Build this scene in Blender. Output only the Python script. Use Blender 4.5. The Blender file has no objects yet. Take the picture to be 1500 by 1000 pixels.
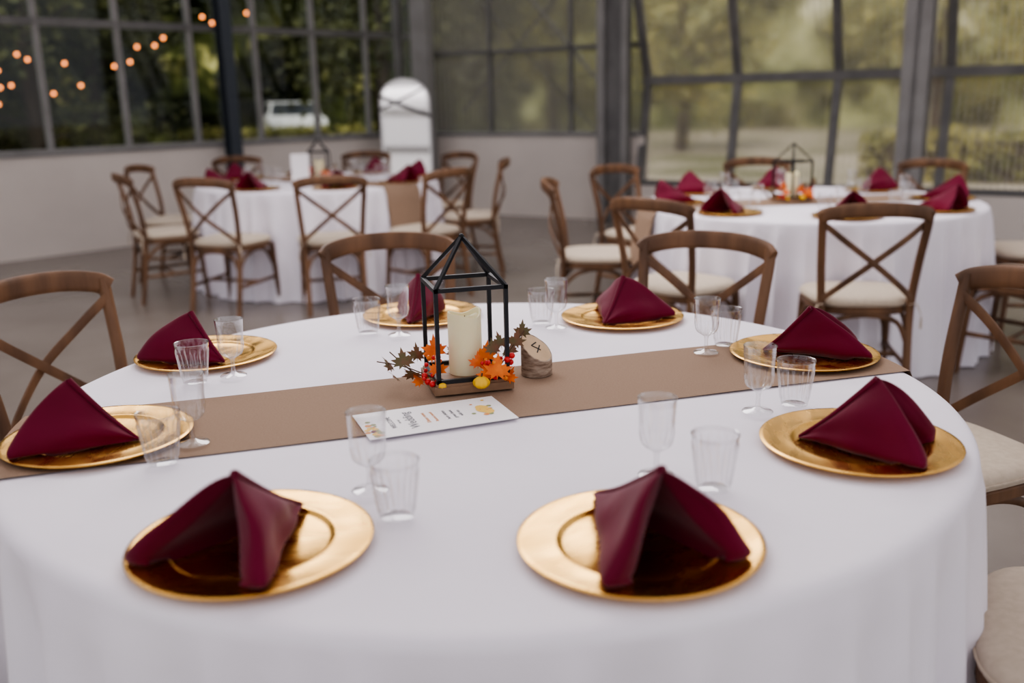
import bpy, bmesh, math, random
import numpy as np
from mathutils import Vector, Matrix
random.seed(7)
SC=bpy.context.scene
COL=SC.collection
V=Vector
try:
    SC.view_settings.look='AgX - Medium High Contrast'
except Exception: pass

# ------------------------------------------------------------ materials
def mat(name,base=(.8,.8,.8),rough=.5,metal=0.,noise=None,bump=None,sheen=0,spec=.5,trans=0.,subs=0.,emis=None,rn=None):
    m=bpy.data.materials.new(name);m.use_nodes=True
    nt=m.node_tree;b=nt.nodes["Principled BSDF"]
    b.inputs["Base Color"].default_value=(*base,1);b.inputs["Roughness"].default_value=rough
    b.inputs["Metallic"].default_value=metal;b.inputs["Specular IOR Level"].default_value=spec
    if sheen:
        b.inputs["Sheen Weight"].default_value=sheen;b.inputs["Sheen Roughness"].default_value=.4
    if subs:
        b.inputs["Subsurface Weight"].default_value=subs;b.inputs["Subsurface Radius"].default_value=(.02,.012,.006)
    if emis:
        b.inputs["Emission Color"].default_value=(*emis[0],1);b.inputs["Emission Strength"].default_value=emis[1]
    tc=nt.nodes.new("ShaderNodeTexCoord")
    def nz(scale,st,detail=4):
        mp=nt.nodes.new("ShaderNodeMapping");mp.inputs["Scale"].default_value=st
        nt.links.new(tc.outputs["Object"],mp.inputs[0])
        n=nt.nodes.new("ShaderNodeTexNoise");n.inputs["Scale"].default_value=scale;n.inputs["Detail"].default_value=detail
        nt.links.new(mp.outputs[0],n.inputs[0]);return n
    if noise:
        n=nz(noise[0],noise[2] if len(noise)>2 else (1,1,1),noise[3] if len(noise)>3 else 4)
        r=nt.nodes.new("ShaderNodeValToRGB")
        r.color_ramp.elements[0].position=.35;r.color_ramp.elements[1].position=.65
        r.color_ramp.elements[0].color=(*base,1);r.color_ramp.elements[1].color=(*noise[1],1)
        nt.links.new(n.outputs[0],r.inputs[0]);nt.links.new(r.outputs[0],b.inputs["Base Color"])
    if rn:
        n=nz(rn[0],rn[3],6);mr=nt.nodes.new("ShaderNodeMapRange");mr.inputs["From Min"].default_value=.35;mr.inputs["From Max"].default_value=.65
        mr.inputs["To Min"].default_value=rn[1];mr.inputs["To Max"].default_value=rn[2];nt.links.new(n.outputs[0],mr.inputs[0]);nt.links.new(mr.outputs[0],b.inputs["Roughness"])
    if bump:
        n=nz(bump[0],bump[2] if len(bump)>2 else (1,1,1))
        bp=nt.nodes.new("ShaderNodeBump");bp.inputs["Strength"].default_value=bump[1];bp.inputs["Distance"].default_value=bump[3] if len(bump)>3 else .01
        nt.links.new(n.outputs[0],bp.inputs["Height"]);nt.links.new(bp.outputs[0],b.inputs["Normal"])
    return m

def clear_mat(name,tint=(1,1,1),lo=.04,hi=.75,white=.0,rough=.05,power=3.):
    m=bpy.data.materials.new(name);m.use_nodes=True;nt=m.node_tree;nt.nodes.clear()
    N=nt.nodes.new;L=nt.links.new
    out=N("ShaderNodeOutputMaterial");tr=N("ShaderNodeBsdfTransparent");tr.inputs[0].default_value=(*tint,1)
    gl=N("ShaderNodeBsdfGlossy");gl.inputs["Roughness"].default_value=rough
    lw=N("ShaderNodeLayerWeight");lw.inputs["Blend"].default_value=.5
    pw=N("ShaderNodeMath");pw.operation="POWER";pw.inputs[1].default_value=power;L(lw.outputs["Facing"],pw.inputs[0])
    mr=N("ShaderNodeMapRange");mr.inputs["To Min"].default_value=lo;mr.inputs["To Max"].default_value=hi;L(pw.outputs[0],mr.inputs[0])
    mx=N("ShaderNodeMixShader");L(mr.outputs[0],mx.inputs[0]);L(tr.outputs[0],mx.inputs[1]);L(gl.outputs[0],mx.inputs[2])
    if white>0:
        d=N("ShaderNodeBsdfDiffuse");d.inputs[0].default_value=(.85,.85,.85,1)
        m2=N("ShaderNodeMixShader");m2.inputs[0].default_value=white;L(mx.outputs[0],m2.inputs[1]);L(d.outputs[0],m2.inputs[2]);L(m2.outputs[0],out.inputs[0])
    else: L(mx.outputs[0],out.inputs[0])
    return m

def poly_mat(name,tint,white,dcol=(.6,.6,.58),axis=(1,0,0),ribs=60.,rough=.12):
    """ribbed translucent polycarbonate sheet"""
    m=bpy.data.materials.new(name);m.use_nodes=True;nt=m.node_tree;nt.nodes.clear()
    N=nt.nodes.new;L=nt.links.new
    out=N("ShaderNodeOutputMaterial");tr=N("ShaderNodeBsdfRefraction");tr.inputs[0].default_value=(*tint,1);tr.inputs["Roughness"].default_value=rough;tr.inputs["IOR"].default_value=1.15
    d=N("ShaderNodeBsdfDiffuse");d.inputs[0].default_value=(*dcol,1)
    tl=N("ShaderNodeBsdfTranslucent");tl.inputs[0].default_value=(*dcol,1)
    a=N("ShaderNodeMixShader");a.inputs[0].default_value=.5;L(d.outputs[0],a.inputs[1]);L(tl.outputs[0],a.inputs[2])
    tc=N("ShaderNodeTexCoord");mp=N("ShaderNodeVectorMath");mp.operation="DOT_PRODUCT";mp.inputs[1].default_value=axis
    L(tc.outputs["Object"],mp.inputs[0])
    s=N("ShaderNodeMath");s.operation="MULTIPLY";s.inputs[1].default_value=ribs;L(mp.outputs["Value"],s.inputs[0])
    si=N("ShaderNodeMath");si.operation="SINE";L(s.outputs[0],si.inputs[0])
    mr=N("ShaderNodeMapRange");mr.inputs["From Min"].default_value=-1;mr.inputs["To Min"].default_value=max(0,white-.12);mr.inputs["To Max"].default_value=white+.12;L(si.outputs[0],mr.inputs[0])
    mx=N("ShaderNodeMixShader");L(mr.outputs[0],mx.inputs[0]);L(tr.outputs[0],mx.inputs[1]);L(a.outputs[0],mx.inputs[2])
    L(mx.outputs[0],out.inputs[0])
    return m

M={}
M["cloth"]=mat("white_tablecloth",(.83,.785,.855),.85,noise=(3,(.87,.83,.89)),bump=(3.2,.45,(1,1,1),.03),sheen=.1,spec=.2)
M["runner"]=mat("taupe_linen",(.27,.18,.125),.9,noise=(220,(.33,.235,.17),(1,8,1)),bump=(400,.25,(1,6,1),.002),spec=.15)
M["napkin"]=mat("burgundy_polyester",(.115,.002,.020),.68,noise=(6,(.145,.003,.028)),bump=(12,.40,(1,1,1),.008),sheen=.18,spec=.2)
M["gold"]=mat("gold_leaf",(.84,.51,.15),.27,1.,noise=(8,(.70,.40,.10),(1,3,1),8),bump=(16,.12,(1,3,1),.003),rn=(10,.20,.36,(1,3,1)))
M["black"]=mat("black_metal",(.010,.011,.014),.45,.3)
M["basew"]=mat("bronze_wood_base",(.22,.13,.075),.6,noise=(30,(.28,.17,.10),(1,8,1)))
M["candle"]=mat("ivory_wax",(.86,.78,.50),.5,subs=.3,noise=(10,(.89,.82,.56)))
M["wood"]=mat("weathered_oak",(.085,.040,.018),.5,noise=(14,(.19,.095,.045),(1,1,.15),8),bump=(40,.2,(1,1,.15),.003))
M["cushion"]=mat("ivory_canvas",(.50,.42,.33),.9,noise=(60,(.56,.475,.38)),bump=(20,.3,(1,1,1),.01),sheen=.1,spec=.15)
M["clear"]=clear_mat("clear_plastic",(.98,.98,.985),.06,.95,.022,.03,1.8)
M["card"]=mat("card_paper",(.88,.85,.86),.6)
M["ink"]=mat("grey_ink",(.18,.18,.20),.8)
M["inko"]=mat("orange_ink",(.75,.30,.08),.8)
M["inkg"]=mat("green_ink",(.28,.32,.14),.8)
M["inky"]=mat("yellow_ink",(.85,.55,.12),.8)
M["bark"]=mat("birch_bark",(.46,.37,.29),.85,noise=(30,(.20,.13,.09),(1,1,4)),bump=(50,.6,(1,1,3),.004))
M["cutwood"]=mat("cut_wood",(.60,.43,.27),.75,noise=(25,(.52,.36,.22)))
M["leaf_o"]=mat("orange_leaf",(.85,.20,.015),.6,noise=(40,(.62,.10,.012)))
M["leaf_g"]=mat("olive_leaf",(.12,.10,.04),.6,noise=(50,(.20,.085,.045)))
M["berry"]=mat("red_berry",(.60,.015,.015),.3)
M["berryo"]=mat("orange_berry",(.85,.25,.02),.35)
M["pump"]=mat("yellow_gourd",(.88,.52,.02),.4)
M["twig"]=mat("twig",(.10,.055,.03),.8)
M["wallw"]=mat("painted_white_wall",(.72,.655,.60),.8,noise=(1.5,(.66,.60,.55)),bump=(3,.05))
M["steel"]=mat("galvanised_frame",(.13,.127,.125),.55,.2,noise=(4,(.18,.175,.17)))
M["steelL"]=mat("light_frame",(.22,.212,.205),.6,noise=(4,(.27,.262,.255)))
M["dark"]=mat("dark_post",(.05,.06,.075),.5,.2)
M["rub"]=mat("rubber",(.02,.02,.02),.8)
M["carw"]=mat("white_paint",(.8,.8,.8),.3)
M["cglass"]=mat("tinted_glass",(.03,.035,.04),.1)
M["mirror"]=mat("mirror_glass",(.88,.89,.88),.04,1.)
M["whitef"]=mat("white_frame",(.8,.8,.8),.5)
M["bulb"]=mat("warm_bulb",(1,.5,.2),.5,emis=((1,.27,.07),9))

# ------------------------------------------------------------ mesh helpers
class MB:
    def __init__(s): s.v=[];s.f=[];s.m=[];s.mats=[]
    def mi(s,m):
        if m not in s.mats: s.mats.append(m)
        return s.mats.index(m)
    def add(s,vs,fs,m):
        o=len(s.v);k=s.mi(m);s.v+= [tuple(v) for v in vs]
        for f in fs: s.f.append(tuple(i+o for i in f));s.m.append(k)
    def box(s,c,size,m,R=None):
        hx,hy,hz=[d/2 for d in size];pts=[V((x*hx,y*hy,z*hz)) for x in(-1,1) for y in(-1,1) for z in(-1,1)]
        if R is not None: pts=[R@p for p in pts]
        c=V(c);s.add([p+c for p in pts],[(0,1,3,2),(4,6,7,5),(0,4,5,1),(2,3,7,6),(0,2,6,4),(1,5,7,3)],m)
    def sweep(s,pts,a,b,m,up=(0,0,1),n=8,res=6,sq=.6,cap=True,taper=None):
        P=[V(p) for p in pts]
        if len(P)>2 and res>1:
            Q=[]
            E=[P[0]*2-P[1]]+P+[P[-1]*2-P[-2]]
            for i in range(1,len(E)-2):
                p0,p1,p2,p3=E[i-1:i+3]
                for k in range(res):
                    t=k/res;Q.append(.5*((2*p1)+(p2-p0)*t+(2*p0-5*p1+4*p2-p3)*t*t+(3*p1-p0-3*p2+p3)*t**3))
            Q.append(P[-1]);P=Q
        vs=[];fs=[]
        for i,p in enumerate(P):
            t=(P[min(i+1,len(P)-1)]-P[max(i-1,0)]).normalized()
            u=V(up);sd=t.cross(u)
            if sd.length<1e-3: sd=t.cross(V((0,1,0.01)))
            sd.normalize();u2=sd.cross(t).normalized()
            q=i/(len(P)-1);k=1 if taper is None else (taper[0]+(taper[1]-taper[0])*q)
            for j in range(n):
                an=2*math.pi*(j+.5)/n;cx,cy=math.cos(an),math.sin(an)
                cx=math.copysign(abs(cx)**sq,cx);cy=math.copysign(abs(cy)**sq,cy)
                vs.append(p+sd*cx*a*k+u2*cy*b*k)
        for i in range(len(P)-1):
            for j in range(n):
                fs.append((i*n+j,i*n+(j+1)%n,(i+1)*n+(j+1)%n,(i+1)*n+j))
        if cap: fs.append(tuple(range(n))[::-1]);fs.append(tuple(range((len(P)-1)*n,len(P)*n)))
        s.add(vs,fs,m)
    def lathe(s,prof,m,c=(0,0,0),n=48,mod=None,caps=False):
        vs=[];fs=[]
        for r,z in prof:
            for j in range(n):
                a=2*math.pi*j/n;rr=r*(1+(mod(a,z) if mod else 0))
                vs.append((c[0]+rr*math.cos(a),c[1]+rr*math.sin(a),c[2]+z))
        for i in range(len(prof)-1):
            for j in range(n): fs.append((i*n+j,i*n+(j+1)%n,(i+1)*n+(j+1)%n,(i+1)*n+j))
        s.add(vs,fs,m)
    def ball(s,c,r,m,sc=(1,1,1),n=12,mod=None):
        k=n//2+1
        vs=[];fs=[]
        for i in range(k+1):
            ph=math.pi*i/k
            for j in range(n):
                a=2*math.pi*j/n;q=1+(mod(a) if mod else 0)
                vs.append((c[0]+r*q*sc[0]*math.sin(ph)*math.cos(a),c[1]+r*q*sc[1]*math.sin(ph)*math.sin(a),c[2]+r*sc[2]*math.cos(ph)))
        for i in range(k):
            for j in range(n): fs.append((i*n+j,(i+1)*n+j,(i+1)*n+(j+1)%n,i*n+(j+1)%n))
        s.add(vs,fs,m)
    def mesh(s,name,smooth=True,merge=True,ang=42):
        me=bpy.data.meshes.new(name);me.from_pydata(s.v,[],s.f)
        for m in s.mats: me.materials.append(m)
        me.polygons.foreach_set("material_index",s.m)
        if merge:
            bm=bmesh.new();bm.from_mesh(me);bmesh.ops.remove_doubles(bm,verts=bm.verts,dist=1e-6)
            bmesh.ops.recalc_face_normals(bm,faces=bm.faces);bm.to_mesh(me);bm.free()
        if smooth:
            me.polygons.foreach_set("use_smooth",[True]*len(me.polygons))
            try: me.set_sharp_from_angle(angle=math.radians(ang))
            except Exception: pass
        me.update();return me
def obj(name,me,loc=(0,0,0),rz=0,parent=None,scale=None):
    o=bpy.data.objects.new(name,me);o.location=loc;o.rotation_euler=(0,0,rz);COL.objects.link(o)
    if parent: o.parent=parent
    if scale: o.scale=scale
    return o
def empty(name,loc=(0,0,0),rz=0):
    e=bpy.data.objects.new(name,None);e.location=loc;e.rotation_euler=(0,0,rz);e.empty_display_size=.1;COL.objects.link(e);return e

# ------------------------------------------------------------ tables
R=.917;TZ=.76
def cloth_mesh(name,seed,flare=.05,amp=.03):
    rnd=random.Random(seed);n=600
    fr=[(k,rnd.uniform(0,6.28),w) for k,w in ((8,.30),(13,.50),(19,.50),(31,.45),(5,.3))]
    def fold(a):
        v=sum(w*math.sin(k*a+p) for k,p,w in fr)/1.2
        return -abs(v)**.8*1.3+.35
    mb=MB();rows=[]
    prof=[(0.0001,TZ,0),(.3,TZ,0),(.6,TZ,0),(.82,TZ,0),(R-.03,TZ,0),(R-.018,TZ-.0015,0),(R-.008,TZ-.006,0),(R-.002,TZ-.013,0),(R,TZ-.022,.02)]
    N=24
    for i in range(1,N+1):
        t=i/N;prof.append((R+.004+flare*t**.8,TZ-.022-(TZ-.027)*t,min(1,t*2.6)**.8))
    for r,z,k in prof:
        for j in range(n):
            a=2*math.pi*j/n;rr=r+k*amp*fold(a)
            rows.append((rr*math.cos(a),rr*math.sin(a),z))
    fs=[]
    for i in range(len(prof)-1):
        for j in range(n): fs.append((i*n+j,i*n+(j+1)%n,(i+1)*n+(j+1)%n,(i+1)*n+j))
    mb.add(rows,fs,M["cloth"]);me=mb.mesh(name,ang=80);return me
def runner_mesh(name,hang=.32,w=.171):
    mb=MB();vs=[];nv=12
    nu=24;nh=10
    for j in range(nv+1):
        v=-w+2*w*j/nv;ue=math.sqrt(R*R-v*v)
        pts=[]
        for i in range(nh,0,-1):
            t=i/nh;pts.append((-(ue+.014+.060*t),v,TZ-.012-hang*t))
        for i in range(nu+1):
            u=-(ue-.004)+2*(ue-.004)*i/nu;pts.append((u,v,TZ+.0035+.0008*math.sin(u*9+v*20)))
        for i in range(1,nh+1):
            t=i/nh;pts.append(((ue+.014+.060*t),v,TZ-.012-hang*t))
        vs+=pts;m=len(pts)
    fs=[(j*m+i,j*m+i+1,(j+1)*m+i+1,(j+1)*m+i) for j in range(nv) for i in range(m-1)]
    mb.add(vs,fs,M["runner"]);return mb.mesh(name)
def table_frame():
    mb=MB();mb.lathe([(0.001,TZ-.035),(R-.03,TZ-.035),(R-.03,TZ-.004),(0.001,TZ-.004)],M["wood"],n=64)
    for a in (45,135,225,315):
        x,y=.5*math.cos(math.radians(a)),.5*math.sin(math.radians(a));mb.sweep([(x,y,TZ-.035),(x*1.1,y*1.1,0)],.018,.018,M["black"])
    return mb.mesh("folding_table")
TF=table_frame()
tables=[((-.052,1.862),16.6,.3,11),((1.66,5.28),6.,.3,22),((-1.47,7.42),-39.,.42,33)]
for (c,ra,hang,seed) in tables:
    e=empty("dining_table",(c[0],c[1],0))
    obj("table_frame",TF,parent=e);obj("tablecloth",cloth_mesh("tablecloth",seed,amp=.052,flare=.035 if seed==11 else .06),parent=e)
    obj("runner",runner_mesh("runner",hang),rz=math.radians(ra),parent=e)

# ------------------------------------------------------------ charger
def charger_mesh():
    mb=MB()
    pr=[(0.0005,.004),(.06,.004),(.103,.0045),(.108,.0065),(.111,.0095),(.1135,.0105),(.118,.0100),(.14,.0115),(.158,.0135),(.163,.0140),(.1655,.0125),(.1645,.0105),(.157,.0100),(.12,.006),(.107,.0005),(.0005,.0005)]
    mb.lathe(pr,M["gold"],n=96);return mb.mesh("charger_plate")
CH=charger_mesh()
def chz(x,y):
    r=math.hypot(x,y)
    if r<.103: return .0055
    if r<.113: return .0055+(r-.103)/.01*.0065
    return .0125+min(1,(r-.113)/.045)*.003
# ------------------------------------------------------------ napkin
def napkin_mesh(name,C,L_,R_,Mx,seed,fat=.040):
    """pyramid fold: ridge M->C, two folded wings reaching down to feet L and R"""
    rnd=random.Random(seed);mb=MB()
    C=V((C[0],C[1],chz(*C)+.001));Mx=V(Mx)
    def wing(F,other,sgn):
        F=V((F[0],F[1],chz(*F)+.001));O=V((other[0],other[1],0))
        nrm=(Mx-C).cross(F-C).normalized()
        if nrm.dot(V((F.x,F.y,0))-O)<0: nrm=-nrm
        fw=(F-C).normalized();ph=rnd.uniform(0,6);ph2=rnd.uniform(0,6);ns,nt=28,26
        inw=(O-V((F.x,F.y,0))).normalized()
        rows=[]
        for i in range(ns+1):
            s=i/ns;row=[]
            def base(t):
                rid=Mx.lerp(C,t*.985);b=F.lerp(C,t*.985)
                sag=V((0,0,-.008*math.sin(math.pi*t)*(1-s)))
                return rid.lerp(b,s)+sag
            def thick(t): 
                return fat*(.10+.90*s**.9)*max(.08,(1-t)**.8)
            rd=math.exp(-(s/.07)**2)
            for j in range(nt,-1,-1):
                t=j/nt;p=base(t)
                b=.015*math.sin(math.pi*s**.8)*math.sin(math.pi*(.2+.8*t))+.0045*math.sin(6*s+ph+5*t)*math.sin(math.pi*s)+.0030*math.sin(12*t+ph2-5*s)*s
                b-=.0030*rd
                p=p+nrm*b
                if s>.92: p=p-nrm*.008*((s-.92)/.08)**2
                row.append(p)
            d=thick(0);p0=row[-1];belly=.017*math.sin(math.pi*min(1,s**.8*.9+.03))
            for k in range(1,9):
                a=math.pi*k/9
                q=p0+inw*(d*(1-math.cos(a))/2)+fw*(math.sin(a)**.8*(d*.22+.001)+belly*math.sin(a))
                row.append(q)
            for j in range(0,nt+1):
                t=j/nt;p=base(t)+inw*thick(t)+nrm*(.006*math.sin(math.pi*s)*math.sin(math.pi*t)+.003*math.sin(7*s+ph2+4*t)*s)
                p.z-=.004*(1-s)
                row.append(p)
            corner=max(0,(s-.86)/.14)
            for q_,p in enumerate(row):
                prox=math.exp(-((q_-(nt+4))/8.0)**2)
                p-=fw*(.011*corner**2*prox)
                zz=chz(p.x,p.y)+.0015
                if p.z<zz or s>.999: p.z=zz
            rows.append(row)
        n=len(rows[0]);vs=[p for r in rows for p in r]
        fs=[(i*n+j,i*n+(j+1)%n,(i+1)*n+(j+1)%n,(i+1)*n+j) for i in range(ns) for j in range(n)]
        fs.append(tuple(range(n)))
        for j in range(n//2-1):
            a,b=ns*n+j,ns*n+j+1;c,d=ns*n+n-1-j-1,ns*n+n-1-j
            fs.append((a,b,c,d))
        mb.add(vs,fs,M["napkin"])
    wing(L_,R_,1);wing(R_,L_,-1)
    d=(C-Mx)
    mb.sweep([Mx-d.normalized()*.003+V((0,0,-.004)),Mx.lerp(C,.25)+V((0,0,-.0065)),Mx.lerp(C,.6)+V((0,0,-.007)),Mx.lerp(C,.97)],.0070,.0055,M["napkin"],n=12,sq=1,taper=(1,.5))
    return mb.mesh(name,ang=80)
plates=[(-.362,1.190),(.166,1.167),(.589,1.519),(.669,2.094),(.301,2.507),(-.250,2.592),(-.736,2.205),(-.757,1.632)]
naps=[[(-.316,1.298),(-.300,1.042),(-.516,1.126),(-.348,1.102,.907)],
[(.119,1.308),(.098,1.026),(.306,1.104),(.180,1.087,.907)],
[(.493,1.551),(.632,1.366),(.722,1.533),(.594,1.480,.895)],
[(.584,2.131),(.790,1.996),(.808,2.163),(.668,2.062,.885)],
[(.241,2.399),(.444,2.467),(.240,2.644),(.300,2.488,.884)],
[(-.271,2.447),(-.183,2.642),(-.331,2.657),(-.255,2.569,.887)],
[(-.660,2.096),(-.873,2.119),(-.876,2.311),(-.744,2.150,.886)],
[(-.674,1.611),(-.853,1.493),(-.877,1.691),(-.780,1.599,.888)]]
for i,(p,q) in enumerate(zip(plates,naps)):
    obj("charger_plate",CH,(p[0],p[1],TZ+.001),rz=i*.7)
    c=V((p[0],p[1],TZ));loc=[(a[0]-c.x,a[1]-c.y) for a in q[:3]]
    me=napkin_mesh("napkin",loc[0],loc[1],loc[2],(q[3][0]-c.x,q[3][1]-c.y,q[3][2]-TZ),i)
    obj("folded_napkin",me,c)
NAPC=napkin_mesh("napkin",(-.125,0),(.09,-.12),(.09,.12),(.075,0,.135),99)

# ------------------------------------------------------------ drinkware
def goblet_mesh():
    mb=MB()
    pr=[(.0285,.0005),(.0290,.002),(.026,.004),(.012,.006),(.0055,.010),(.0042,.018),(.0042,.034),(.0060,.041),(.012,.045),(.0205,.051),(.0245,.058),(.0262,.066),(.0272,.074),(.0278,.082),(.0285,.10),(.0305,.128),(.0312,.1295),(.0306,.1305),(.0298,.1290),(.0290,.118)]
    mb.lathe(pr,M["clear"],n=96,mod=lambda a,z:(.06*math.cos(14*a) if .046<z<.080 else 0));return mb.mesh("wine_goblet",merge=False)
def tumbler_mesh():
    mb=MB();pr=[(.0005,.002),(.022,.002),(.0245,.0005),(.0255,.004)]
    for k in range(1,17):
        z=.004+.084*k/16;pr.append((.0255+.0105*k/16,z))
    pr+=[(.0368,.0885),(.0366,.0895),(.0355,.0885),(.0352,.082)]
    mb.lathe(pr,M["clear"],n=144,mod=lambda a,z:(.06*math.cos(18*a+z*42) if .010<z<.074 else 0));return mb.mesh("tumbler",merge=False)
GB=goblet_mesh();TB=tumbler_mesh()
gob=[(-.224,1.360),(.224,1.398),(.461,1.696),(.451,2.125),(.117,2.404),(-.289,2.360),(-.619,2.017),(-.572,1.590)]
tum=[(-.172,1.264),(.303,1.342),(.542,1.736),(.512,2.195),(.080,2.470),(-.374,2.397),(-.691,1.975),(-.594,1.500)]
for g in gob: obj("wine_goblet",GB,(g[0],g[1],TZ+.0055))
for g in tum: obj("plastic_tumbler",TB,(g[0],g[1],TZ+.0055))

# ------------------------------------------------------------ lantern
def lantern_mesh():
    mb=MB();k=M["black"]
    mb.box((0,0,.011),(.166,.166,.016),M["basew"]);mb.box((0,0,.0215),(.158,.158,.005),M["basew"])
    s=.072;h0=.024;h1=.221;ap=.313;w=.0042
    C=[(-s,-s),(s,-s),(s,s),(-s,s)]
    for i in range(4):
        x,y=C[i];x2,y2=C[(i+1)%4]
        mb.box((x,y,(h0+h1)/2),(2*w,2*w,h1-h0),k)
        for z in (h0+w,h1-w):
            mx,my=(x+x2)/2,(y+y2)/2
            mb.box((mx,my,z),(abs(x2-x)+2*w if x2!=x else 2*w,abs(y2-y)+2*w if y2!=y else 2*w,2*w),k)
        mb.sweep([(x,y,h1-.002),(0,0,ap)],w,w,k,n=4,sq=.6,res=1)
    mb.ball((0,0,ap),.006,k)
    return mb.mesh("lantern_frame",smooth=False)
def candle_mesh():
    mb=MB();r=.0355;n=48
    def top(a): return .128+.0055*math.sin(a*2+.6)+.003*math.sin(3*a)
    vs=[];prof=[(r,0,0),(r,.02,0),(r,.06,0),(r*.995,.1,0),(r*.99,-.004,1),(r*.95,0,1),(r*.88,-.001,1),(r*.84,-.012,1),(r*.4,-.016,1),(.0005,-.016,1)]
    for rr,z,k in prof:
        for j in range(n):
            a=2*math.pi*j/n;vs.append((rr*math.cos(a),rr*math.sin(a),z+(top(a) if k else 0)))
    fs=[(i*n+j,i*n+(j+1)%n,(i+1)*n+(j+1)%n,(i+1)*n+j) for i in range(len(prof)-1) for j in range(n)]
    mb.add(vs,fs,M["candle"]);mb.sweep([(0,0,.11),(.001,0,.122)],.001,.001,M["twig"],res=1);return mb.mesh("pillar_candle")
LM=lantern_mesh();CM=candle_mesh()

def leaf(mb,pos,size,yaw,tilt,roll,m,curl=.25):
    out=[(0,-.35),(.03,-.12),(.28,-.30),(.25,-.12),(.55,-.10),(.40,.05),(.62,.28),(.36,.25),(.34,.36),(.16,.30),(.20,.55),(.10,.52),(0,.85)]
    out=out+[(-x,y) for x,y in out[::-1][1:-1]]
    Rm=Matrix.Rotation(yaw,3,'Z')@Matrix.Rotation(tilt,3,'X')@Matrix.Rotation(roll,3,'Y')
    def P(x,y): return Rm@V((x*size,y*size,size*(-curl*(x*x)*1.5-curl*.6*(y-.2)**2+.05*abs(x))))+V(pos)
    vs=[P(0,.05)]+[P(x,y) for x,y in out];n=len(out)
    ring=[P(x*.5,(y-.05)*.5+.05) for x,y in out]
    vs+=ring;fs=[]
    for i in range(n):
        j=(i+1)%n;fs.append((0,1+n+i,1+n+j));fs.append((1+n+i,1+i,1+j,1+n+j))
    mb.add(vs,fs,m)
def garland_mesh():
    mb=MB();rd=random.Random(3)
    lo,lg=M["leaf_o"],M["leaf_g"]
    for (x,y,z,s,yw,ti,ro,m) in [(-.155,-.03,.040,.036,1.2,.9,.2,lg),(-.125,-.05,.055,.042,.4,1.0,-.2,lg),(-.105,-.06,.030,.040,2.4,.7,.4,lg),
        (-.13,.02,.03,.03,1.9,.6,.1,lg),(-.10,-.02,.06,.038,.2,1.1,.5,lg),(-.14,-.05,.022,.036,1.5,.7,.3,lg),
        (-.060,-.055,.078,.046,.2,1.2,.1,lo),(-.055,-.080,.045,.040,-.3,1.1,-.2,lo),(-.068,-.02,.055,.036,.9,1.0,.3,lo),(-.092,-.07,.018,.032,1.1,.9,0,lo),
        (.042,-.03,.060,.042,-.5,1.2,.2,lo),(.068,-.085,.040,.050,-.2,1.25,.1,lo),(.050,-.07,.030,.040,.7,1.0,-.3,lo),(.028,-.055,.05,.034,0,1.2,.3,lo),(.090,-.06,.020,.034,-.9,1.,.2,lo),
        (.105,-.02,.085,.038,-.6,1.1,.1,lg),(.095,-.01,.065,.040,-1.4,.9,.2,lg),(.120,.01,.098,.036,-.2,1.2,-.2,lg),(.075,.0,.078,.036,.5,1.,0,lg),(.085,.02,.05,.03,-1.,.9,0,lg),(.06,-.04,.075,.034,.3,1.1,.2,lg),
        (0,.06,.04,.035,.3,.8,0,lo),(-.03,.065,.04,.03,1.,.8,0,lg),(.04,.06,.045,.03,-.6,.8,0,lg)]:
        leaf(mb,(x,y,z),s,yw,ti,ro,m)
    for pts in ([(-.02,-.055,.01),(-.08,-.055,.03),(-.13,-.04,.045),(-.185,-.02,.05)],[(-.06,-.05,.02),(-.11,-.03,.03),(-.16,.0,.065)],
        [(.0,-.055,.01),(.06,-.05,.03),(.095,-.02,.07),(.125,.0,.105)],[(-.06,-.05,.015),(-.03,-.065,.01),(.03,-.065,.012),(.07,-.05,.02)],
        [(-.05,.05,.01),(0,.065,.02),(.06,.05,.02)]):
        mb.sweep(pts,.0012,.0012,M["twig"],n=5)
    for i in range(36):
        side=rd.choice((-1,1,1));x=side*rd.uniform(.035,.085);y=-rd.uniform(.03,.08);z=rd.uniform(.012,.065)
        mb.ball((x,y,z),rd.uniform(.0035,.0055),M["berry"] if rd.random()<.7 else M["berryo"],n=8)
    for (x,y,z) in ((-.075,-.075,.02),(-.065,-.085,.018),(-.082,-.065,.03),(.088,-.055,.058),(.095,-.045,.05),(.098,-.05,.065)):
        mb.ball((x,y,z),.0068,M["berry"],n=10)
    mb.ball((.035,-.088,.020),.0165,M["pump"],sc=(1,1,.78),n=30,mod=lambda a:.07*math.cos(8*a))
    mb.ball((-.045,-.088,.014),.010,M["pump"],sc=(1,1,.8),n=20,mod=lambda a:.06*math.cos(8*a))
    mb.sweep([(.035,-.088,.030),(.037,-.089,.040)],.0018,.0018,M["twig"],n=5,res=1)
    return mb.mesh("autumn_garland")
GM=garland_mesh()
LZ=TZ+.005
for (x,y,rz) in ((-.099,1.930,15),(1.57,5.28,30),(-1.46,7.42,20)):
    e=empty("candle_lantern",(x,y,LZ))
    obj("lantern_frame",LM,rz=math.radians(rz),parent=e)
    obj("pillar_candle",CM,(0,0,.0245),parent=e);obj("autumn_garland",GM,(0,0,.006),parent=e)

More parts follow.
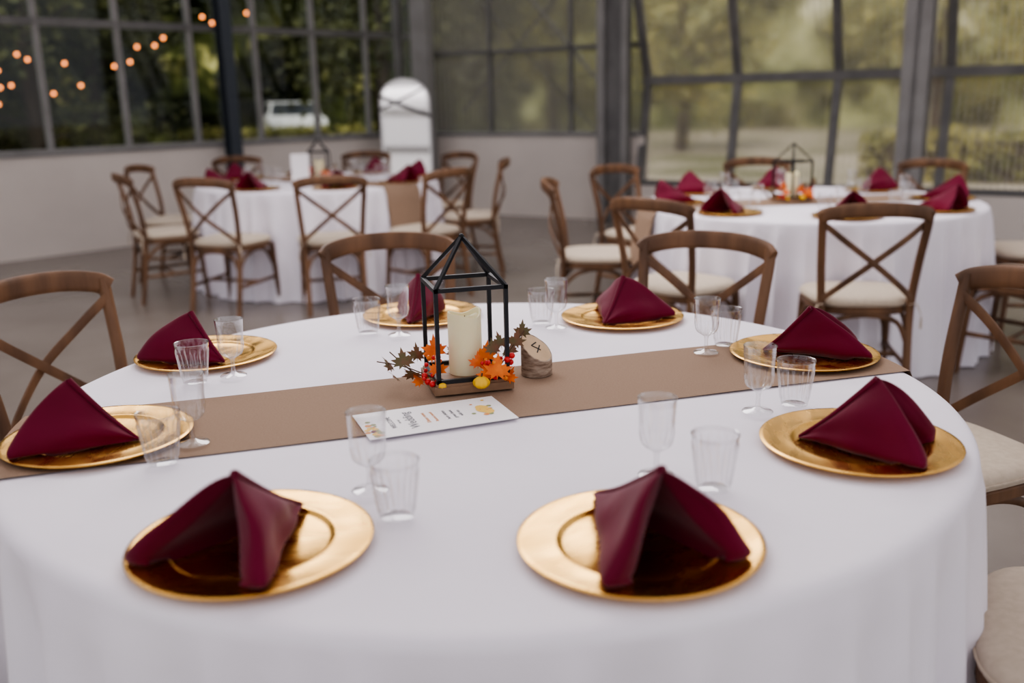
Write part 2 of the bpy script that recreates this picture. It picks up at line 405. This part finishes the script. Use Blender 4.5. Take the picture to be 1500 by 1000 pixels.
# birch log table number
def log_mesh():
    mb=MB();n=40;r=.034
    def top(x,y): return .058-.62*x+.42*y
    rad=lambda a:r*(1+.02*math.sin(3*a)+.012*math.sin(7*a+1))
    vs=[]
    for k in range(7):
        for j in range(n):
            a=2*math.pi*j/n;x,y=rad(a)*math.cos(a),rad(a)*math.sin(a)
            vs.append((x,y,top(x,y)*k/6))
    fs=[(i*n+j,i*n+(j+1)%n,(i+1)*n+(j+1)%n,(i+1)*n+j) for i in range(6) for j in range(n)]
    mb.add(vs,fs,M["bark"])
    ring=lambda q:[(rad(a)*q*math.cos(a),rad(a)*q*math.sin(a)) for a in [2*math.pi*j/n for j in range(n)]]
    A=ring(1);B=ring(.92)
    mb.add([(x,y,top(x,y)) for x,y in A+B],[(j,(j+1)%n,n+(j+1)%n,n+j) for j in range(n)],M["bark"])
    mb.add([(x,y,top(x,y)) for x,y in B],[tuple(range(n))],M["cutwood"])
    def st(p,q,w=.0016):
        (x1,y1),(x2,y2)=p,q
        nn=V((.62,-.42,1)).normalized()
        mb.sweep([(x1,y1,top(x1,y1)+.0006),(x2,y2,top(x2,y2)+.0006)],w,.0005,M["black"],up=nn,n=4,res=1)
    st((-.002,.016),(-.010,-.002));st((-.010,-.002),(.010,.002));st((.006,.014),(.004,-.012))
    return mb.mesh("log")
obj("birch_log_slice",log_mesh(),(.052,1.985,TZ+.0055),rz=-.15)

# menu card
cc=V((-.150,1.706,TZ+.0065));ang=math.atan2(.105,.27)
ce=empty("menu_card",cc,ang)
mb=MB();mb.box((0,0,0),(.285,.148,.0008),M["card"]);obj("card_paper",mb.mesh("card",smooth=False),parent=ce)
def text(s,size,x,y,m,rz):
    t=bpy.data.curves.new("txt","FONT");t.body=s;t.size=size;t.align_x='CENTER';t.align_y='CENTER';t.extrude=.0001;t.materials.append(m)
    o=bpy.data.objects.new("printed_text",t);o.location=(x,y,.0008);o.rotation_euler=(0,0,rz);o.parent=ce;COL.objects.link(o)
q=math.pi/2
text("WELCOME",.014,-.085,0,M["ink"],q);text("to our",.008,-.070,0,M["ink"],q);text("Wedding",.026,-.048,0,M["ink"],q)
text("Dinner menu",.011,-.018,0,M["inko"],q);text("Roasted squash",.009,-.002,0,M["inko"],q)
for k,s in enumerate(("herb chicken","green beans","wild rice")): text(s,.010,.022+k*.014,0,M["ink"],q)
mb=MB();rd=random.Random(5)
def disc(x,y,r,m,e=1.):
    mb.add([(x+r*math.cos(a)*e,y+r*math.sin(a),.0009+.0001*rd.random()) for a in [k*math.pi/8 for k in range(16)]],[tuple(range(16))],m)
for (x,y,r) in ((.098,-.0,.018),(.104,-.012,.015),(.098,.012,.015)): disc(x,y,r,M["inky"],.8)
for i in range(16): disc(.098+rd.gauss(0,.010),rd.gauss(0,.022),rd.uniform(.003,.006),rd.choice((M["inko"],M["inkg"],M["inky"])))
for i in range(22): disc(-.122+rd.gauss(0,.006),max(-.068,-.028+rd.gauss(0,.020)),rd.uniform(.003,.007),rd.choice((M["inko"],M["inkg"],M["inky"],M["napkin"])))
obj("printed_pumpkin",mb.mesh("art",smooth=False,merge=False),parent=ce)

# ------------------------------------------------------------ chairs
def chair_mesh():
    mb=MB();w=M["wood"]
    for sx in(-1,1):
        mb.sweep([(sx*.185,-.255,0),(sx*.182,-.215,.22),(sx*.185,-.190,.44),(sx*.198,-.205,.62),(sx*.212,-.245,.80),(sx*.214,-.258,.868)],.0175,.0145,w,up=(0,1,0),n=10,sq=.75)
        mb.sweep([(sx*.205,.195,0),(sx*.198,.180,.22),(sx*.190,.165,.435)],.0165,.0165,w,n=10,sq=.9,up=(0,1,0),taper=(.85,1.15))
        mb.sweep([(sx*.195,.178,.30),(sx*.188,.115,.385),(sx*.185,0,.415),(sx*.183,-.12,.385),(sx*.182,-.205,.30)],.008,.011,w,n=8)
        mb.sweep([(sx*.197,.18,.20),(sx*.182,-.215,.19)],.009,.011,w,n=8,res=1)
    mb.sweep([(-.193,.172,.28),(-.13,.172,.385),(0,.172,.415),(.13,.172,.385),(.193,.172,.28)],.008,.011,w,n=8)
    mb.sweep([(-.182,-.205,.28),(-.13,-.20,.385),(0,-.20,.415),(.13,-.20,.385),(.182,-.205,.28)],.008,.011,w,n=8)
    mb.sweep([(-.186,-.018,.195),(.186,-.018,.195)],.009,.011,w,n=8,res=1)
    mb.sweep([(-.224,-.246,.838),(-.195,-.268,.858),(-.11,-.300,.874),(0,-.313,.878),(.11,-.300,.874),(.195,-.268,.858),(.224,-.246,.838)],.0125,.030,w,n=12,sq=.65)
    for sx in(-1,1):
        mb.sweep([(sx*.206,-.238,.815),(sx*.12,-.262,.745),(0,-.270+.009*sx,.650),(-sx*.12,-.238,.550),(-sx*.188,-.200,.485)],.0045,.0135,w,up=(0,0,1),n=8,sq=.6)
    def outline(k,z,n=40):
        o=[]
        for j in range(n):
            a=2*math.pi*j/n;c,s=math.cos(a),math.sin(a)
            c=math.copysign(abs(c)**.55,c);s=math.copysign(abs(s)**.55,s)
            ww=.212+.018*s;o.append((c*ww*k,s*.205*k-.01,z))
        return o
    def loft(rings,m):
        n=len(rings[0]);vs=[p for r in rings for p in r]
        fs=[(i*n+j,i*n+(j+1)%n,(i+1)*n+(j+1)%n,(i+1)*n+j) for i in range(len(rings)-1) for j in range(n)]
        fs+= [tuple(range(n))[::-1],tuple(range((len(rings)-1)*n,len(rings)*n))];mb.add(vs,fs,m)
    loft([outline(.97,.418),outline(1,.422),outline(1,.446),outline(.98,.450)],w)
    c=M["cushion"]
    loft([outline(.95,.449),outline(1.0,.454),outline(1.02,.466),outline(1.01,.478),outline(.96,.488),outline(.85,.494),outline(.6,.498),outline(.3,.499)],c)
    mb.sweep([p for p in outline(1.022,.468)]+[outline(1.022,.468)[0]],.003,.003,c,n=6,res=1,cap=False)
    for sx in(-1,1):
        mb.sweep([(sx*.185,-.17,.46),(sx*.205,-.215,.465),(sx*.19,-.225,.47),(sx*.178,-.205,.462)],.005,.0015,c,n=6)
        mb.sweep([(sx*.205,-.215,.465),(sx*.222,-.225,.42),(sx*.226,-.222,.36)],.005,.0015,c,n=6)
    return mb.mesh("dining_chair")
CHM=chair_mesh()
def chair(c,deg,r0,jit=0,s=1):
    a=math.radians(deg);x,y=c[0]+r0*math.cos(a),c[1]+r0*math.sin(a)
    obj("dining_chair",CHM,(x,y,0),rz=a+math.pi/2+jit)
T1,T2,T3=[t[0] for t in tables]
for d,r,j in ((-26.5,1.13,0),(18,1.16,0),(60.5,1.16,0),(105,1.16,0),(151.6,1.15,.0),(-162,1.17,0)): chair(T1,d,r,j)
for d,r in ((174,1.16),(130,1.22),(86,1.28),(42,1.27),(-3,1.22),(-46,1.15),(-96,1.13),(-136,1.16)): chair(T2,d,r)
for d,r in ((0,1.16),(44,1.2),(84,1.25),(130,1.2),(175,1.18),(212,1.17),(250,1.15),(284,1.15),(318,1.18)): chair(T3,d,r)

for c,ph in ((T2,-3),(T3,20)):
    for k in range(8):
        a=math.radians(ph+45*k);d=V((math.cos(a),math.sin(a),0));p=V((c[0],c[1],TZ))+d*.735
        obj("charger_plate",CH,p+V((0,0,.001)),rz=k);obj("folded_napkin",NAPC,p,rz=a)
        side=V((-d.y,d.x,0));
        obj("wine_goblet",GB,V((c[0],c[1],TZ+.0055))+d*.535+side*.03);obj("plastic_tumbler",TB,V((c[0],c[1],TZ+.0055))+d*.53-side*.05)
e=empty("table_number_card",(-1.56,7.20,TZ+.001),math.radians(8))
mb=MB();mb.box((0,0,.11),(.13,.004,.22),M["card"],Matrix.Rotation(-.12,3,'X'));mb.box((0,.02,.004),(.13,.06,.008),M["whitef"]);obj("card",mb.mesh("c",smooth=False),parent=e)

# ------------------------------------------------------------ building
def seg_box(mb,o,u,n,s0,s1,z0,z1,t,m,off=0.,lean0=0.,lean1=0.):
    vs=[]
    for s in(s0,s1):
        for z,l in((z0,lean0),(z1,lean1)):
            for d in(off,off+t):
                p=o+u*s+n*(d+l);vs.append((p.x,p.y,z))
    mb.add(vs,[(0,1,3,2),(4,6,7,5),(0,4,5,1),(2,3,7,6),(0,2,6,4),(1,5,7,3)],m)
glassL=clear_mat("window_glass",(.86,.88,.87),.02,.35,.0,.02,4.)
H=3.5
oL=V((-4.64,8.52,0));uL=V((.685,.729,0)).normalized();nL=V((-uL.y,uL.x,0))
mb=MB();seg_box(mb,oL,uL,nL,-6.5,5.25,0,.92,.15,M["wallw"]);obj("wall_left",mb.mesh("wall_left",smooth=False))
mb=MB();seg_box(mb,oL,uL,nL,-6.5,5.2,.925,.98,.17,M["steelL"],-.02);seg_box(mb,oL,uL,nL,-6.5,5.2,2.08,2.15,.06,M["steel"],.03);seg_box(mb,oL,uL,nL,-6.5,5.2,H-.1,H,.15,M["steel"])
s=.62-.755*9
while s<5.1:
    seg_box(mb,oL,uL,nL,s-.026,s+.026,.98,H-.1,.06,M["steelL"],.03);s+=.755
seg_box(mb,oL,uL,nL,-6.5,5.2,.98,H-.1,.006,glassL,.06)
obj("window_1",mb.mesh("window_left",smooth=False))
def column(name,p,w,d,m,ang=0,h=H):
    mb=MB()
    mb.box((0,0,h/2),(w,.012,h),m,None);mb.box((0,d,h/2),(w,.012,h),m);mb.box((0,d/2,h/2),(.012,d,h),m);mb.box((0,d/2,.008),(w*1.6,d*1.8,.016),m)
    obj(name,mb.mesh(name,smooth=False),(p.x,p.y,0),rz=ang)
aL=math.atan2(uL.y,uL.x)
column("steel_column",oL+uL*2.40-nL*.22,.13,.12,M["dark"],aL)
column("steel_column",oL+uL*-2.0-nL*.22,.13,.12,M["dark"],aL)
oB=V((-.90,11.83,0));uB=V((.864,-.503,0)).normalized();nB=V((-uB.y,uB.x,0))
pc=poly_mat("polycarbonate_back",(.92,.93,.91),.32,(.46,.44,.41),tuple(uB),90,.16)
mb=MB();seg_box(mb,oB,uB,nB,-.35,2.75,0,.92,.15,M["wallw"]);obj("wall_back",mb.mesh("wall_back",smooth=False))
mb=MB();seg_box(mb,oB,uB,nB,-.3,2.7,.925,.97,.17,M["steelL"],-.02);seg_box(mb,oB,uB,nB,-.3,2.7,1.85,1.90,.05,M["steel"],.03);seg_box(mb,oB,uB,nB,-.3,2.7,H-.1,H,.15,M["steel"])
for s,w in ((.80,.022),(1.85,.022)): seg_box(mb,oB,uB,nB,s-w,s+w,.97,H-.1,.05,M["steel"],.03)
seg_box(mb,oB,uB,nB,-.3,2.7,.97,H-.1,.008,pc,.055)
def PB(s,z,d): 
    p=oB+uB*s+nB*d;return(p.x,p.y,z)
mb.sweep([PB(.15,3.0,-.03),PB(2.2,.98,-.03)],.008,.008,M["steel"],n=5,res=1);mb.sweep([PB(.75,3.0,.2),PB(2.4,1.2,.2)],.02,.02,M["steel"],n=5,res=1)
mb.sweep([PB(2.2,3.0,.2),PB(.3,1.2,.2)],.02,.02,M["steel"],n=5,res=1)
obj("window_2",mb.mesh("window_back",smooth=False))
mb=MB();seg_box(mb,oB,uB,nB,-.13,.10,0,H,.14,M["steelL"],-.22);obj("corner_post",mb.mesh("corner_post",smooth=False))
mb=MB();seg_box(mb,oB,uB,nB,-.36,-.28,0,H,.08,M["steel"],-.25);obj("steel_post",mb.mesh("post",smooth=False))
mb=MB();seg_box(mb,oB,uB,nB,2.28,2.62,0,H,.08,M["steel"],-.14);seg_box(mb,oB,uB,nB,2.28,2.36,0,H,.06,M["steelL"],-.2);seg_box(mb,oB,uB,nB,2.56,2.62,0,H,.06,M["steelL"],-.2);obj("frame_post",mb.mesh("frame_post",smooth=False))
oR=V((1.38,10.43,0));uR=V((.849,-.528,0)).normalized();nR=V((-uR.y,uR.x,0))
pr=poly_mat("polycarbonate_right",(.98,.965,.94),.18,(.66,.62,.57),tuple(uR),110,.15)
mb=MB();seg_box(mb,oR,uR,nR,0,8.5,0,.40,.15,M["wallw"]);obj("wall_right",mb.mesh("wall_right",smooth=False))
mb=MB();lr=.18;zr=1.50;lt=-.55
seg_box(mb,oR,uR,nR,0,8.5,.405,.46,.10,M["steel"]);seg_box(mb,oR,uR,nR,0.0,8.5,zr-.045,zr+.045,.09,M["steel"],-.02,lr,lr)
s=0.05
while s<8.5:
    seg_box(mb,oR,uR,nR,s-.04,s+.04,.46,zr,.06,M["steel"],0,0,lr);seg_box(mb,oR,uR,nR,s-.04,s+.04,zr,H,.06,M["steel"],0,lr,lt);s+=1.0
seg_box(mb,oR,uR,nR,0,8.5,.46,zr,.008,pr,.03,0,lr);seg_box(mb,oR,uR,nR,0,8.5,zr,H,.008,pr,.03,lr,lt);seg_box(mb,oR,uR,nR,0,8.5,H-.1,H,.12,M["steel"],0,lt,lt)
obj("window_3",mb.mesh("window_right",smooth=False))
for s0 in (2.82,7.2):
    mb=MB();seg_box(mb,oR,uR,nR,s0,s0+.21,0,H,.02,M["steelL"],-.95);seg_box(mb,oR,uR,nR,s0,s0+.21,0,H,.02,M["steelL"],-.75);seg_box(mb,oR,uR,nR,s0+.085,s0+.125,0,H,.2,M["steelL"],-.95);obj("steel_column",mb.mesh("col",smooth=False))

# floor + translucent roof sheet
fm=mat("polished_concrete",(.16,.135,.117),.26,noise=(1.1,(.21,.180,.157),(1,1,1),8),bump=(2.5,.06,(1,1,1),.01))
cm_=bpy.data.materials.new("translucent_roof");cm_.use_nodes=True;nt=cm_.node_tree;nt.nodes.clear()
o_=nt.nodes.new("ShaderNodeOutputMaterial");t_=nt.nodes.new("ShaderNodeBsdfTranslucent");d_=nt.nodes.new("ShaderNodeBsdfDiffuse");x_=nt.nodes.new("ShaderNodeMixShader")
t_.inputs[0].default_value=(.85,.81,.84,1);d_.inputs[0].default_value=(.6,.6,.6,1);x_.inputs[0].default_value=.53
nt.links.new(t_.outputs[0],x_.inputs[1]);nt.links.new(d_.outputs[0],x_.inputs[2]);nt.links.new(x_.outputs[0],o_.inputs[0])
pts=[oL+uL*-6.5,oL+uL*5.3,oB+uB*2.75,oR+uR*8.5,V((8,-3,0)),V((-9,-3,0))]
n=len(pts)
mb=MB();mb.add([(p.x,p.y,0) for p in pts]+[(p.x,p.y,-.06) for p in pts],[tuple(range(n))[::-1],tuple(range(n,2*n))]+[(i,(i+1)%n,n+(i+1)%n,n+i) for i in range(n)],fm)
obj("floor",mb.mesh("floor",smooth=False))
mb=MB();mb.add([(p.x,p.y,H+.3) for p in pts],[tuple(range(n))],cm_)
for y in (0,3,6,9): mb.box((-.3,y,H+.22),(8.5,.1,.14),M["steelL"])
obj("ceiling",mb.mesh("ceiling",smooth=False))

def mirror_mesh():
    mb=MB();w=.29;h=1.38;t=1.62
    N=12
    arc=[(w*math.cos(math.pi*k/N),h+(t-h)*math.sin(math.pi*k/N)) for k in range(N+1)]
    out=[(-w,0),(w,0)]+arc
    inn=[(-w+.03,.03),(w-.03,.03)]+[((w-.03)*math.cos(math.pi*k/N),h+(t-h-.03)*math.sin(math.pi*k/N)) for k in range(N+1)]
    n=len(out);vs=[(x,-.015,z) for x,z in out]+[(x,-.015,z) for x,z in inn]+[(x,.015,z) for x,z in out]+[(x,-.004,z) for x,z in inn]
    fs=[(i,(i+1)%n,n+(i+1)%n,n+i) for i in range(n)]+[(i,(i+1)%n,2*n+(i+1)%n,2*n+i) for i in range(n)]+[tuple(range(2*n,3*n))]+[(n+i,n+(i+1)%n,3*n+(i+1)%n,3*n+i) for i in range(n)]
    mb.add(vs,fs,M["whitef"]);mb.add([(x,-.005,z) for x,z in inn],[tuple(range(n))],M["mirror"])
    # black strips standing in for beams reflected in the upper glass
    for (x0,z0,x1,z1,hw) in ((-w,h+.04,w,h-.20,.020),(w*.75,h+.12,-w,h-.12,.013)):
        mb.add([(x0,-.022,z0-hw),(x1,-.022,z1-hw),(x1,-.022,z1+hw),(x0,-.022,z0+hw),(x0,-.017,z0-hw),(x1,-.017,z1-hw),(x1,-.017,z1+hw),(x0,-.017,z0+hw)],[(0,1,2,3),(4,7,6,5),(0,4,5,1),(2,6,7,3),(1,5,6,2),(0,3,7,4)],M["black"])
    return mb.mesh("mirror",smooth=False)
o=obj("standing_mirror",mirror_mesh(),(-1.16,11.15,.0));o.rotation_euler=(-.15,0,math.radians(8))

# ------------------------------------------------------------ outdoors
gm=mat("outdoor_ground",(.12,.13,.05),.95,noise=(.35,(.50,.44,.37),(1,1,1),6))
mb=MB();mb.add([(-70,-20,-.07),(70,-20,-.07),(70,80,-.07),(-70,80,-.07)],[(0,1,2,3)],gm);obj("ground_outside",mb.mesh("g",smooth=False))
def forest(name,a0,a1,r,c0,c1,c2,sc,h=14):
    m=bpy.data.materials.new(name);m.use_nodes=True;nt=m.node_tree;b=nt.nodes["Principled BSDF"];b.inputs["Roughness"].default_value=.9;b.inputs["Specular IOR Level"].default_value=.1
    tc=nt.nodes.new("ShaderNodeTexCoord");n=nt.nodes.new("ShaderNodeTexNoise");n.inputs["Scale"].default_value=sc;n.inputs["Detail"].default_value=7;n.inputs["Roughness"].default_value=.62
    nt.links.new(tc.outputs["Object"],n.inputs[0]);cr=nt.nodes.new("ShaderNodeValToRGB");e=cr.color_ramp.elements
    e[0].position=.42;e[0].color=(*c0,1);e[1].position=.70;e[1].color=(*c2,1);x=e.new(.57);x.color=(*c1,1)  # brightest stop paints sunlit foliage patches into the backdrop colour
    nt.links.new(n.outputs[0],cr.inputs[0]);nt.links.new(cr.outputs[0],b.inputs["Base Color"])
    mb=MB();na=90;nz=24;vs=[];rd=random.Random(a0)
    for i in range(na+1):
        a=math.radians(a0+(a1-a0)*i/na)
        for j in range(nz+1):
            rr=r+rd.uniform(-.7,.7)+1.2*math.sin(i*.5)*math.sin(j*.6)
            vs.append((rr*math.sin(a),rr*math.cos(a),-.1+h*j/nz))
    fs=[(i*(nz+1)+j,(i+1)*(nz+1)+j,(i+1)*(nz+1)+j+1,i*(nz+1)+j+1) for i in range(na) for j in range(nz)]
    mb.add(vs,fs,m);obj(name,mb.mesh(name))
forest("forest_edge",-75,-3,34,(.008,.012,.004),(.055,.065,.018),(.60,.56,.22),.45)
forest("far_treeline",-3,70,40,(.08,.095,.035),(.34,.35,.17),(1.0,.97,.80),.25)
lm1=mat("tree_leaves_dark",(.015,.022,.007),.8,noise=(1.2,(.085,.09,.022)));lm2=mat("tree_leaves_sunny",(.11,.13,.03),.8,noise=(1.2,(.42,.38,.12)))  # sunny copy has the sunlit brightness put into its leaf colour
tk=mat("tree_trunk",(.05,.035,.025),.9)
def tree_mesh(lm,seed,h=7.5,low=1.2,nl=5200):
    rd=random.Random(seed);mb=MB()
    mb.sweep([(0,0,-.1),(.1,.05,h*.3),(-.05,.1,h*.6),(0,0,h*.95)],.16,.16,tk,taper=(1,.25),n=8)
    cl=[]
    for i in range(16):
        z=rd.uniform(low+.6,h);a=rd.uniform(0,6.28);r=rd.uniform(.6,2.0)*(1.2-z/h*.6);p=V((r*math.cos(a),r*math.sin(a),z));cl.append(p)
        mb.sweep([(0,0,z*.75),tuple(p*.6+V((0,0,z*.35))),tuple(p)],.04,.04,tk,n=5,taper=(1,.3),res=2)
    vs=[];fs=[]
    for i in range(nl):
        c=rd.choice(cl);p=c+V((rd.gauss(0,.55),rd.gauss(0,.55),rd.gauss(0,.45)))
        s=rd.uniform(.06,.13);u=V((rd.gauss(0,1),rd.gauss(0,1),rd.gauss(0,1))).normalized();w=u.cross(V((rd.gauss(0,1),rd.gauss(0,1),rd.gauss(0,1)))).normalized()
        k=len(vs);vs+=[p-u*s,p+w*s*.6,p+u*s,p-w*s*.6];fs.append((k,k+1,k+2,k+3))
    mb.add(vs,fs,lm);return mb.mesh("tree",smooth=False,merge=False)
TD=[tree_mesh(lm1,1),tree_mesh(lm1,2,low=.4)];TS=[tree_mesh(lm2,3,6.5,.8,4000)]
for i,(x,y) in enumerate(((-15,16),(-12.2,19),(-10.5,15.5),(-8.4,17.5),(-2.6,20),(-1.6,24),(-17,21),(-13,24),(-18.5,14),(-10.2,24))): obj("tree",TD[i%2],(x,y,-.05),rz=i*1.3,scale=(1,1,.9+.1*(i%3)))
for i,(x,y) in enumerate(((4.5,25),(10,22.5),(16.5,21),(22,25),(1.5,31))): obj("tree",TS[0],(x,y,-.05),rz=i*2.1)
def hedge_mesh(L_,h,m,seed):
    rd=random.Random(seed);vs=[];fs=[];mb=MB()
    mb.box((0,0,h*.45),(L_*.96,.6,h*.85),tk)
    for i in range(3500):
        p=V((rd.uniform(-L_/2,L_/2),rd.choice((-1,1))*rd.uniform(.25,.5),rd.uniform(0,h))) if rd.random()<.7 else V((rd.uniform(-L_/2,L_/2),rd.uniform(-.5,.5),h+rd.gauss(0,.06)))
        s=rd.uniform(.04,.09);u=V((rd.gauss(0,1),rd.gauss(0,1),rd.gauss(0,1))).normalized();w=u.cross(V((rd.gauss(0,1),rd.gauss(0,1),rd.gauss(0,1)))).normalized()
        k=len(vs);vs+=[p-u*s,p+w*s*.6,p+u*s,p-w*s*.6];fs.append((k,k+1,k+2,k+3))
    mb.add(vs,fs,m);return mb.mesh("hedge",smooth=False,merge=False)
HM=hedge_mesh(6,.7,lm2,4)
for x,y,r in ((8.5,14.5,-.4),(13.5,11.5,-.6),(-6.0,27.0,.1)): obj("garden_hedge",HM,(x,y,-.07),rz=r)
def car_mesh(paint):
    mb=MB();side=[(-2.2,.35),(-2.2,.8),(-1.9,.95),(-1.35,1.0),(-.8,1.42),(.7,1.45),(1.4,1.02),(2.05,.92),(2.2,.7),(2.2,.35)]
    n=len(side);hw=.85
    def w(z): return hw-(.22*(z-.95)/.5 if z>.95 else 0)
    vs=[(x,-w(z),z) for x,z in side]+[(x,w(z),z) for x,z in side]
    mb.add(vs,[tuple(range(n)),tuple(range(n,2*n))[::-1]]+[(i,(i+1)%n,n+(i+1)%n,n+i) for i in range(n)],paint)
    for sy in(-1,1):
        mb.add([(-1.15,sy*(w(1.05)+.012),1.05),(1.2,sy*(w(1.05)+.012),1.05),(.62,sy*(w(1.38)+.012),1.38),(-.72,sy*(w(1.38)+.012),1.38)],[(0,1,2,3)],M["cglass"])
        for x in(-1.35,1.35): mb.sweep([(x,sy*.70,.33),(x,sy*.88,.33)],.33,.33,M["rub"],n=20,sq=1,res=1);mb.sweep([(x,sy*.86,.33),(x,sy*.89,.33)],.2,.2,M["steelL"],n=16,sq=1,res=1)
    for sx,x0,x1,z0,z1 in ((1,.76,1.36,1.42,1.06),(-1,-.86,-1.30,1.40,1.05)):
        mb.add([(x0+.02*sx,-.62,z0),(x0+.02*sx,.62,z0),(x1+.02*sx,.74,z1),(x1+.02*sx,-.74,z1)],[(0,1,2,3)],M["cglass"])
    return mb.mesh("car",smooth=False)
obj("parked_car",car_mesh(M["carw"]),(-6.9,31.0,-.05),rz=1.9)

mb=MB();D=15.
def sp(px,py):
    return V(((px-750)/1385*D,D,1.349+((144-(px-750)*.0218)-py)/1385*D))
strands=[[(20,160),(30,148),(36,125),(36,102),(52,122)],[(66,80),(80,87),(95,98),(110,133),(131,92),(150,122)],[(200,96),(223,90),(235,70),(260,68),(273,58),(290,45)],[(330,30),(343,38),(357,50),(390,45),(392,25)]]
for st in strands:
    P=[sp(*p) for p in st];mb.sweep(P,.006,.006,M["rub"],n=4,res=3)
    for p in P: mb.ball(p-V((0,0,.05)),.024,M["bulb"],n=8);mb.sweep([p,p-V((0,0,.03))],.012,.012,M["rub"],n=6,res=1)
obj("string_lights",mb.mesh("string_lights"))

# ------------------------------------------------------------ light
w=bpy.data.worlds.new("World");SC.world=w;w.use_nodes=True;bg=w.node_tree.nodes["Background"]
bg.inputs[0].default_value=(.93,.93,1.,1);bg.inputs[1].default_value=1.1
def area(name,loc,tgt,size,power,col=(1,1,1)):
    l=bpy.data.lights.new(name,"AREA");l.shape='RECTANGLE';l.size=size[0];l.size_y=size[1];l.energy=power;l.color=col
    o=bpy.data.objects.new(name,l);o.location=loc;o.rotation_euler=(V(tgt)-V(loc)).to_track_quat('-Z','Y').to_euler();COL.objects.link(o)
area("overhead_fill",(-.4,4.8,3.45),(0.0,3.0,.7),(4,2.6),170,(1,.955,.955))  # added area lamp below the roof sheet for soft light from above
sl=bpy.data.lights.new("sun","SUN");sl.energy=3.1;sl.angle=.05;sl.color=(1,.94,.85)
so=bpy.data.objects.new("sun",sl);so.rotation_euler=(V((.35,.75,-.9))).to_track_quat('-Z','Y').to_euler();COL.objects.link(so)

# ------------------------------------------------------------ camera
f=1385.1;pitch=math.radians(14.41);roll=math.radians(-1.25)
c,s=math.cos(pitch),math.sin(pitch);fw=V((0,c,-s));up=V((0,s,c));r=V((1,0,0))
cr,sr=math.cos(roll),math.sin(roll);r2=r*cr+up*sr;u2=-r*sr+up*cr
cd=bpy.data.cameras.new("camera");co=bpy.data.objects.new("camera",cd);COL.objects.link(co)
mm=Matrix((r2,u2,-fw)).transposed().to_4x4();mm.translation=(0,0,1.349);co.matrix_world=mm
cd.sensor_width=36;cd.lens=f/1500*36;cd.clip_end=300;cd.clip_start=.05
cd.dof.use_dof=True;cd.dof.focus_distance=1.98;cd.dof.aperture_fstop=1.9
SC.camera=co
